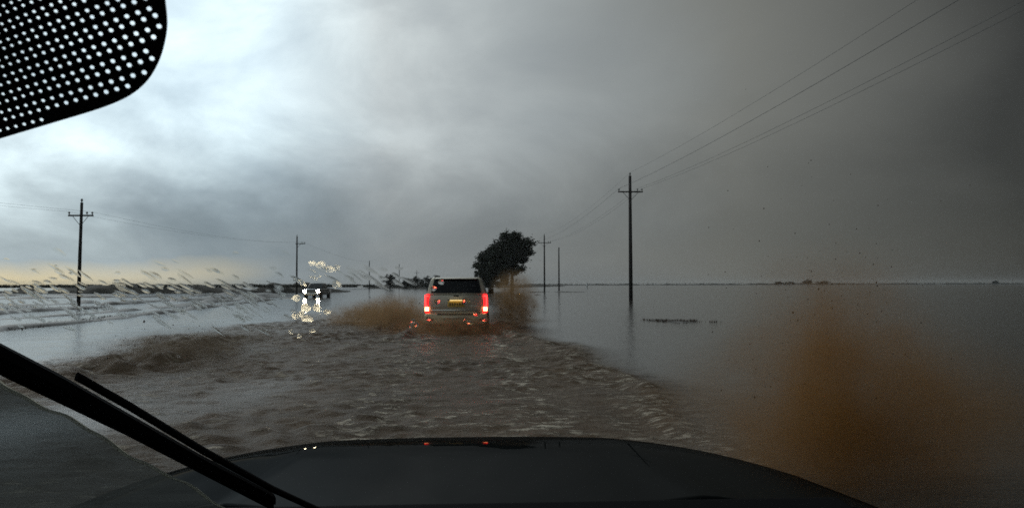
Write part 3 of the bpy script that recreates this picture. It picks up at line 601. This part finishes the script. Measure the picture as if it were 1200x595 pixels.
def spray(loc, size, m, label, n_drops, seed, rmin=0.006, rmax=0.02, lean=(0, 0), up=0.0):
    r = random.Random(seed); root = empty('water_spray', (loc[0], loc[1], 0)); tag(root, label, 'spray', kind='stuff')
    bm = bmesh.new(); bmesh.ops.create_icosphere(bm, subdivisions=3, radius=1.0)
    for v in bm.verts:
        k = 1 + 0.22 * mnoise.noise(v.co * 1.7 + Vector((seed, 0, 0))); v.co *= k
    o = obj('mist', bm, m, root); o.scale = size; o.location = (0, 0, loc[2]); o.rotation_euler = (0, lean[0], 0); o['kind'] = 'stuff'
    V, Fc = [], []
    for _ in range(n_drops):
        d = Vector((r.gauss(0, 0.42), r.gauss(0, 0.4), r.gauss(0.0, 0.45)))
        p = Vector((d.x * size[0] + math.sin(lean[0]) * d.z * size[2], d.y * size[1], loc[2] + d.z * size[2] + up))
        if p.z < 0.02: p.z = r.uniform(0.02, 0.4)
        q = r.uniform(rmin, rmax) * (0.5 + r.random() ** 3)
        k = len(V); V += [p + Vector(c) * q for c in ((1, 0, 0), (-1, 0, 0), (0, 1, 0), (0, -1, 0), (0.2, 0, 1.5), (0, 0.1, -1.2))]
        Fc += [(k + a, k + b, k + c) for a, b, c in ((0, 2, 4), (2, 1, 4), (1, 3, 4), (3, 0, 4), (2, 0, 5), (1, 2, 5), (3, 1, 5), (0, 3, 5))]
    if n_drops: raw('droplets', V, Fc, M_drop, root)['kind'] = 'stuff'
    return root
V_brown = spray_mat('muddy_spray', (0.40, 0.26, 0.14), 3.6, 3.4, 0.43, 0.66, edge=0.0)
V_plume = spray_mat('orange_muddy_plume', (0.44, 0.215, 0.055), 2.5, 2.3, 0.36, 0.70, edge=0.0)
V_plume2 = spray_mat('thin_brown_mist', (0.40, 0.21, 0.068), 2.4, 1.2, 0.3, 0.72, edge=0.0)
S = SUV_AT
spray((S.x - 2.1, S.y - 0.9, 0.36), (1.6, 3.0, 1.0), V_brown, 'brown spray thrown up left of the silver vehicle', 160, 1, 0.006, 0.022)
spray((S.x - 3.4, S.y + 2.5, 0.25), (2.2, 3.0, 0.8), V_brown, 'low brown spray fanning out far left of the silver vehicle', 60, 6, 0.006, 0.02)
spray((S.x + 1.9, S.y + 0.6, 0.75), (1.15, 2.6, 1.5), V_brown, 'brown spray rising right of the silver vehicle', 160, 2, 0.006, 0.022)
spray((S.x + 0.1, S.y - 3.7, 0.10), (2.7, 1.7, 0.55), V_brown, 'low muddy spray behind the silver vehicle bumper', 160, 3, 0.006, 0.02)
spray((-6.4, 15.5, 0.2), (1.9, 4.2, 0.62), spray_mat('dark_muddy_splash', (0.18, 0.14, 0.10), 1.3, 2.6, 0.42, 0.66, edge=0.0), 'dark muddy splash along the left edge of the flooded lane', 220, 7, 0.005, 0.016)
spray((2.40, 6.0, 0.72), (1.05, 0.9, 1.3), V_plume, 'orange-brown plume of muddy water splashing up close on the right', 330, 4, 0.0022, 0.006, up=0.38)
spray((2.75, 6.4, 0.38), (2.0, 1.3, 1.05), V_plume2, 'thin brown mist round the foot of the near plume', 120, 5, 0.0015, 0.004)

# ------------------------------------------------------------------ the car the camera rides in
CAR_RZ = math.atan(-ROAD)
car = empty('car', (0, 0, 0), CAR_RZ); tag(car, 'car in the foreground with dark wet bonnet, wiper and wide windscreen', 'car')
M_hood = mat('wet_black_bonnet', (0.006, 0.007, 0.007), 0.3, spec=0.0, bump=0.16, bscale=9, coat=0.09)
M_trim = mat('black_rubber_trim', (0.009, 0.009, 0.01), 0.7, spec=0.01); M_dash = mat('dark_dashboard_vinyl', (0.012, 0.012, 0.013), 0.75, spec=0.15, bump=0.3, bscale=80)
V, Fc = [], []; nu, nv = 48, 44
for j in range(nv + 1):
    v = j / nv
    for i in range(nu + 1):
        u = i / nu * 2 - 1
        yf = 3.0 - 0.30 * abs(u) ** 4.0; y = 1.72 + (yf - 1.72) * min(v / 0.86, 1)
        w = 0.90 + 0.04 * (1 - v); x = u * w
        z = 1.03 - 0.075 * v + 0.018 * (1 - u * u) * v - 0.035 * abs(u) ** 6
        z += 0.012 * math.exp(-((abs(u) - 0.55) / 0.07) ** 2) * (1 - v)                # two pressed creases
        if v > 0.40: z -= 0.21 * (v - 0.40) ** 2
        if v > 0.86: z -= 3.2 * (v - 0.86); y += 0.25 * (v - 0.86)
        V.append((x, y, z))
for j in range(nv):
    for i in range(nu): a = j * (nu + 1) + i; Fc.append((a, a + 1, a + nu + 2, a + nu + 1))
bn = raw('bonnet', V, Fc, M_hood, car, True)
sol = bn.modifiers.new('thickness', 'SOLIDIFY'); sol.thickness = 0.02; sol.offset = -1
GY, GS = 0.30, 1.9                                        # glass: y = GY - GS * (z - EYE) - 0.1 x^2 in the car's own axes
def glass_y(x, z): return GY - GS * (z - EYE) - 0.10 * x * x
bm = bmesh.new(); rows = []
for j in range(13):
    z = 1.02 + (1.64 - 1.02) * j / 12
    rows.append([bm.verts.new((x, glass_y(x, z), z)) for x in np.linspace(-0.72, 0.72, 25)])
for a, b in zip(rows, rows[1:]):
    for k in range(24): bm.faces.new((a[k], a[k + 1], b[k + 1], b[k]))
mg = bpy.data.materials.new('clear_windscreen_glass'); mg.use_nodes = True; g = mg.node_tree; g.nodes.clear()
tr = g.nodes.new('ShaderNodeBsdfTransparent'); tr.inputs[0].default_value = (0.93, 0.945, 0.94, 1); ou = g.nodes.new('ShaderNodeOutputMaterial'); g.links.new(tr.outputs[0], ou.inputs[0])
ws = obj('windscreen', bm, mg, car, True)
CI = Matrix.Rotation(-CAR_RZ, 3, 'Z')
def on_glass(px, py, off=0.0):
    """Point of the windscreen (car axes) seen in a direction from the driver's camera; off > 0 lies outside the glass."""
    d = CI @ ray(px, py); k = 0.3
    for _ in range(12): k = (GY - 0.10 * (k * d.x) ** 2) / (d.y + GS * d.z)
    p = d * k + Vector((0, 0, EYE)); n = Vector((0.2 * p.x, 1, GS)).normalized()
    return p + n * off
# black band printed round the mirror mount: sheet with rows of round openings
M_frit = mat('black_ceramic_band', (0.006, 0.006, 0.008), 0.4, spec=0.2)
outl = [(-60, 176), (0, 156), (60, 138), (110, 123), (140, 112), (160, 101), (176, 86), (188, 66), (195, 45), (198, 25), (197, 5), (192, -40), (-60, -40)]
_o = []
for i_ in range(len(outl)):
    p0, p1, p2, p3 = (Vector(outl[(i_ + k) % len(outl)]) for k in (-1, 0, 1, 2))
    for t in ((0, 0.25, 0.5, 0.75) if 2 <= i_ <= 9 else (0,)):
        _o.append(tuple(0.5 * (2 * p1 + (p2 - p0) * t + (2 * p0 - 5 * p1 + 4 * p2 - p3) * t * t + (3 * p1 - p0 - 3 * p2 + p3) * t ** 3)))
outl = _o
vs, fs, holes = [Vector(p) for p in outl], [list(range(len(outl)))], []
def inside(p, poly):
    c = False; j = len(poly) - 1
    for i in range(len(poly)):
        if (poly[i][1] > p[1]) != (poly[j][1] > p[1]) and p[0] < (poly[j][0] - poly[i][0]) * (p[1] - poly[i][1]) / (poly[j][1] - poly[i][1]) + poly[i][0]: c = not c
        j = i
    return c
for i in range(-4, 34):
    for j in range(-12, 26):
        q = 0.975; s_ = (1 - q ** i) / (1 - q)
        x = 184 - 13.4 * s_ - 1.0 * j + (5.5 if j % 2 else 0) * q ** i; y = 12 + 4.6 * s_ * 0.97 + 12.6 * j * (0.55 + 0.45 * q ** i)
        rd = 3.5 * q ** max(i, -2) if i > -3 else 3.5
        ok = all(inside((x + a, y + b), outl) for a, b in ((rd + 3.2, 0), (-rd - 3.2, 0), (0, rd + 4.0), (0, -rd - 3.2), (rd + 2, rd + 2.5)))
        if ok and x > -50 and y > -34: holes.append((x, y, rd))
edges = [(k, (k + 1) % len(outl)) for k in range(len(outl))]
vs = [Vector(p) for p in outl]
for (x, y, rd) in holes:
    k0 = len(vs)
    for k in range(9): vs.append(Vector((x + rd * math.cos(k * 2 * math.pi / 9), y + rd * 1.12 * math.sin(k * 2 * math.pi / 9))))
    edges += [(k0 + k, k0 + (k + 1) % 9) for k in range(9)]
ov, oe, of, *_ = delaunay_2d_cdt(vs, edges, [], 1, 1e-4)
tris = []
for f in of:
    c = sum((ov[k] for k in f), Vector((0, 0))) / len(f)
    if inside(c, outl) and not any((c.x - x) ** 2 + ((c.y - y) / 1.12) ** 2 < (rd * 0.97) ** 2 for x, y, rd in holes): tris.append(tuple(f))
bm = bmesh.new(); va = [bm.verts.new(on_glass(p.x, p.y, -0.0012)) for p in ov]; vb = [bm.verts.new(on_glass(p.x, p.y, -0.0018)) for p in ov]
ecount = {}
for f in tris:
    bm.faces.new([va[k] for k in f]); bm.faces.new([vb[k] for k in f[::-1]])
    for a, b in zip(f, f[1:] + f[:1]): ecount[frozenset((a, b))] = ecount.get(frozenset((a, b)), 0) + 1; 
for e, c in ecount.items():
    if c == 1: a, b = tuple(e); bm.faces.new((va[a], va[b], vb[b], vb[a]))
for v in [v for v in bm.verts if not v.link_faces]: bm.verts.remove(v)
fb = obj('dotted_band', bm, M_frit, ws); fb['label'] = 'black dotted band at the upper left of the windscreen'
# wiper: arm and blade lying across the lower left of the glass
def glass_bar(name, pts, w0, w1, thick, off, m, parent, n=14):
    """A bar following the glass through picture-direction points (px, py)."""
    P_ = [on_glass(x, y, off) for x, y in pts]; path = []
    for a, b in zip(P_, P_[1:]): path += [a.lerp(b, i / n) for i in range(n)]
    path.append(P_[-1]); bm = bmesh.new(); rings = []
    for i, p in enumerate(path):
        t = (path[min(i + 1, len(path) - 1)] - path[max(i - 1, 0)]).normalized(); nn = Vector((0.2 * p.x, 1, GS)).normalized(); s = t.cross(nn).normalized()
        w = w0 + (w1 - w0) * i / (len(path) - 1)
        rings.append([bm.verts.new(p + s * a * w + nn * b * thick) for a, b in ((-0.5, 0), (0.5, 0), (0.42, 0.6), (0.1, 1.0), (-0.3, 0.8))])
    for a, b in zip(rings, rings[1:]):
        for k in range(5): bm.faces.new((a[k], a[(k + 1) % 5], b[(k + 1) % 5], b[k]))
    bm.faces.new(rings[0]); bm.faces.new(rings[-1][::-1])
    return obj(name, bm, m, parent, False)
blade = glass_bar('wiper_blade', [(-90, 384), (0, 428), (60, 457), (150, 505), (230, 548), (318, 592)], 0.014, 0.006, 0.008, 0.001, M_trim, car)
glass_bar('wiper_rubber', [(-90, 391), (0, 437), (150, 509), (318, 596)], 0.003, 0.003, 0.005, 0.0003, M_trim, blade)
arm = glass_bar('wiper_arm', [(84, 462), (150, 497), (235, 545), (318, 588), (420, 632)], 0.0018, 0.005, 0.004, 0.008, M_trim, car)
# cowl under the glass, dashboard, pillars, roof edge
bm = bmesh.new(); b_prism(bm, [(1.18, 1.00), (1.45, 1.035), (1.70, 1.045), (1.73, 1.03), (1.73, 0.9), (1.18, 0.9)], 'x', -0.80, 0.80); bevel(obj('cowl', bm, M_trim, car), 0.015)
bm = bmesh.new(); b_prism(bm, [(0.35, 0.92), (0.42, 1.02), (0.60, 1.06), (1.10, 1.0), (1.14, 0.9), (0.35, 0.6)], 'x', -0.74, 0.74); bevel(obj('dashboard', bm, M_dash, car), 0.03)
for s in (-1, 1):
    bm = bmesh.new(); b_tube(bm, [(s * 0.76, glass_y(0.76, 1.0) + 0.03, 1.0), (s * 0.73, glass_y(0.73, 1.35), 1.35), (s * 0.70, glass_y(0.7, 1.66), 1.66)], 0.045, 10); obj('pillar', bm, M_dash, car, True)
    bm = bmesh.new(); b_prism(bm, [(-0.6, 0.35), (2.6, 0.35), (2.62, 0.85), (1.7, 0.97), (-0.6, 1.0)], 'x', s * 0.945, s * 0.985); bevel(obj('side_panel', bm, M_hood, car), 0.02)
    wheel(car, s * 0.84, 2.1, 0.36, 0.22)
bm = bmesh.new(); b_prism(bm, [(glass_y(0, 1.645), 1.645), (-0.6, 1.72), (-0.6, 1.75), (0.0, 1.71), (glass_y(0, 1.645) + 0.02, 1.66)], 'x', -0.72, 0.72); bevel(obj('roof', bm, M_dash, car), 0.01)

# ------------------------------------------------------------------ water on the windscreen
def wet_mat(name, rough, ior=1.33, tint=(0.97, 0.97, 0.96)):
    m = bpy.data.materials.new(name); m.use_nodes = True; nt = m.node_tree; nt.nodes.clear()
    r = nt.nodes.new('ShaderNodeBsdfRefraction'); r.inputs['Color'].default_value = (*tint, 1); r.inputs['Roughness'].default_value = rough; r.inputs['IOR'].default_value = ior
    o = nt.nodes.new('ShaderNodeOutputMaterial'); nt.links.new(r.outputs[0], o.inputs[0]); return m
M_rain = wet_mat('rain_drop_water', 0.10, 1.2); M_riv = wet_mat('rain_rivulet_water', 0.11, 1.14)
CAR_M = Matrix.Rotation(CAR_RZ, 4, 'Z')
def lens_shape(bm, a, b, wid, hgt, seg=14, rings=4):
    """A low rounded bead of water on the glass along the line a-b (car axes)."""
    c = (a + b) / 2; t = (b - a); ln = t.length / 2; t.normalize(); n = Vector((0.2 * c.x, 1, GS)).normalized(); t = (t - n * t.dot(n)).normalized(); s = n.cross(t)
    top = bm.verts.new(c + n * hgt); prev = None; base = []
    for r in range(1, rings + 1):
        f = r / rings; ring = []
        for k in range(seg):
            an = 2 * math.pi * k / seg; wob = 1 + 0.12 * math.sin(an * 3 + c.x * 900)
            ring.append(bm.verts.new(c + t * math.cos(an) * ln * f * wob + s * math.sin(an) * wid * f * wob + n * (hgt * (1 - f * f) ** 2)))
        for k in range(seg):
            if prev is None: bm.faces.new((top, ring[k], ring[(k + 1) % seg]))
            else: bm.faces.new((prev[k], ring[k], ring[(k + 1) % seg], prev[(k + 1) % seg]))
        prev = ring
    bm.faces.new(prev[::-1]).material_index = 1
def flat_back(o):
    me = o.data; me.materials.append(me.materials[0])
    for p in me.polygons:
        if p.material_index == 1: p.use_smooth = False; p.material_index = 0
    me.materials.pop(); sharp = [False] * len(me.edges)
    for v in (p for p in me.polygons if not p.use_smooth):
        for ek in v.edge_keys: sharp_keys.add(tuple(sorted(ek)))
    me.edges.foreach_set('use_edge_sharp', [tuple(sorted(e.vertices)) in sharp_keys for e in me.edges]); sharp_keys.clear()
sharp_keys = set()
M_rain2 = wet_mat('headlamp_lit_drop_water', 0.19, 1.2)
def drop(px, py, rx, ry, label, group, k=0.055, m=None):
    a, b = on_glass(px, py - ry, 0.0004), on_glass(px, py + ry, 0.0004); wd = (on_glass(px + rx, py, 0.0004) - on_glass(px - rx, py, 0.0004)).length / 2
    bm = bmesh.new(); lens_shape(bm, a, b, wd, wd * k)
    o = obj('raindrop', bm, m or M_rain, None, True); flat_back(o); o.matrix_world = CAR_M; tag(o, label, 'raindrop', group)
GW, GR_ = 'raindrops lit by the oncoming headlamps', 'raindrops lit by the tail lamps'
for px, py, rx, ry, lb in (
        (358, 361, 6, 5, 'raindrop beside the left headlamp reflection, brightest below the lamps'), (346, 371, 4.5, 3.5, 'outer left raindrop of the pair below left of the pickup'), (352.5, 369, 4.5, 4, 'inner right raindrop of the pair below left of the pickup'),
        (360, 374, 7, 4, 'wide dull raindrop at the foot of the left headlamp reflection'), (366, 309.5, 4.5, 3, 'leftmost raindrop of the row floating above the pickup'), (376, 311, 6, 4, 'brightest raindrop of the row floating above the pickup'),
        (387, 316, 7, 4, 'long raindrop low in the row above the pickup'), (395, 314, 3.5, 3.5, 'small round raindrop ending the row above the pickup'), (347, 350, 5, 4, 'lone raindrop just left of the pickup bumper'),
        (341, 389, 3, 3, 'leftmost of three tiny raindrops far below the pickup'), (350, 394, 3, 3, 'lowest of three tiny raindrops far below the pickup'), (366, 388, 3.5, 2.5, 'rightmost of three tiny raindrops far below the pickup'),
        (394, 334, 5, 5, 'raindrop at the right shoulder of the pickup roof'), 
        (383, 366, 4.5, 3, 'raindrop at the foot of the right headlamp reflection'), (371, 361, 4.5, 5, 'raindrop between the two headlamp reflections'), ):
    drop(px, py, rx, ry, lb, GW, 0.03, M_rain2)
for px, py, rx, ry, lb in ((484, 377, 4, 3, 'upper red raindrop low left of the silver SUV bumper'), (488.5, 381, 3.5, 3, 'right-hand red raindrop low left of the silver SUV bumper'), (481.5, 383, 3, 2.5, 'lowest red raindrop low left of the silver SUV bumper'),
        (546.5, 375, 4.5, 3, 'large red raindrop under the SUV bumper, left of its pair'), (551, 379, 4.5, 3, 'large red raindrop under the SUV bumper, right of its pair'), (559, 368.5, 4, 3, 'red raindrop at the right end of the SUV bumper'),
        (568, 374.5, 4, 2.5, 'faint red raindrop below right of the SUV bumper'), (517, 331, 3.5, 3.5, 'red raindrop over the SUV rear window'), (508, 339, 3.5, 3, 'red raindrop above the left tail lamp'),
        (512, 354, 3.5, 3, 'faint raindrop on the tailgate left of the plate'), (546, 354, 4.5, 4, 'faint red raindrop on the tailgate right of the plate'), (502, 374, 3.5, 2.5, 'faint red raindrop below the left tail lamp')):
    drop(px, py, rx, ry, lb, GR_)
r = random.Random(12); bm = bmesh.new()
for _ in range(230):
    px = r.uniform(-20, 350) if r.random() < 0.88 else r.uniform(345, 480); py = r.gauss(346, 20) if px < 345 else r.gauss(324, 10)
    ln = r.uniform(6, 28) * (0.4 + 0.6 * r.random()); dr = r.uniform(0.45, 0.8)
    a, b = on_glass(px - ln / 2, py - ln / 2 * dr, 0.0004), on_glass(px + ln / 2, py + ln / 2 * dr, 0.0004)
    wd = r.uniform(1.2, 3.0) * 0.0005; lens_shape(bm, a, b, wd, wd * r.uniform(0.012, 0.03), 10, 4)
o = obj('rain_rivulets', bm, M_riv, None, True); flat_back(o); o.matrix_world = CAR_M
tag(o, 'slanting rivulets of rain running over the windscreen', 'rainwater', kind='stuff')
# film of dirty water swept under the wiper, with its raised pale rim
mf = bpy.data.materials.new('dirty_water_film'); mf.use_nodes = True; nt = mf.node_tree; nt.nodes.clear(); L = nt.links.new
df = nt.nodes.new('ShaderNodeBsdfTranslucent'); df.inputs[0].default_value = (0.11, 0.115, 0.11, 1)
tp = nt.nodes.new('ShaderNodeBsdfTransparent'); tp.inputs[0].default_value = (0.22, 0.24, 0.25, 1)
t_ = nt.nodes.new('ShaderNodeTexCoord'); nn = nt.nodes.new('ShaderNodeTexNoise'); mp = nt.nodes.new('ShaderNodeMapping'); mp.inputs['Scale'].default_value = (6, 30, 40); L(t_.outputs['Object'], mp.inputs[0]); L(mp.outputs[0], nn.inputs['Vector']); nn.inputs['Scale'].default_value = 1.5; nn.inputs['Detail'].default_value = 5
rr = nt.nodes.new('ShaderNodeMapRange'); L(nn.outputs[0], rr.inputs[0]); rr.inputs[3].default_value = 0.1; rr.inputs[4].default_value = 0.5
ms = nt.nodes.new('ShaderNodeMixShader'); L(rr.outputs[0], ms.inputs[0]); L(tp.outputs[0], ms.inputs[1]); L(df.outputs[0], ms.inputs[2]); oo = nt.nodes.new('ShaderNodeOutputMaterial'); L(ms.outputs[0], oo.inputs[0])
edge = [(x, 447 + x * (0.53 + 0.0001 * x) + 2.5 * math.sin(x * 0.05) + 1.5 * math.sin(x * 0.13 + 1)) for x in range(-60, 285, 8)]
bm = bmesh.new(); a = [bm.verts.new(on_glass(x, y, 0.0006)) for x, y in edge]; b = [bm.verts.new(on_glass(x - 60, y + 175, 0.0006)) for x, y in edge]
for k in range(len(edge) - 1): bm.faces.new((a[k], a[k + 1], b[k + 1], b[k]))
film = obj('water_film', bm, mf); film.matrix_world = CAR_M; tag(film, 'dull film of dirty water on the glass below the wiper', 'water film', kind='stuff')
M_rim2 = bpy.data.materials.new('pale_silty_water_rim'); M_rim2.use_nodes = True; nt = M_rim2.node_tree; nt.nodes.clear(); k_ = nt.nodes.new('ShaderNodeBsdfTranslucent'); k_.inputs[0].default_value = (0.42, 0.40, 0.33, 1); q_ = nt.nodes.new('ShaderNodeBsdfTransparent'); m_ = nt.nodes.new('ShaderNodeMixShader'); m_.inputs[0].default_value = 0.6; nt.links.new(q_.outputs[0], m_.inputs[1]); nt.links.new(k_.outputs[0], m_.inputs[2]); nt.links.new(m_.outputs[0], nt.nodes.new('ShaderNodeOutputMaterial').inputs[0])
glass_bar('rim', [(x, y + 3) for x, y in edge], 0.0040, 0.0030, 0.0005, 0.0010, M_rim2, film, 1)

# ------------------------------------------------------------------ rain haze: one closed box of even air round everything
bm = bmesh.new(); b_box(bm, (0, 1250, 6.0), (7000, 4200, 15.0))
mh = bpy.data.materials.new('rain_haze'); mh.use_nodes = True; nt = mh.node_tree; nt.nodes.clear()
v = nt.nodes.new('ShaderNodeVolumePrincipled'); v.inputs['Color'].default_value = (0.8, 0.82, 0.83, 1); v.inputs['Density'].default_value = 0.00016; v.inputs['Anisotropy'].default_value = 0.2
o_ = nt.nodes.new('ShaderNodeOutputMaterial'); nt.links.new(v.outputs[0], o_.inputs['Volume'])
tag(obj('haze', bm, mh), kind='stuff')
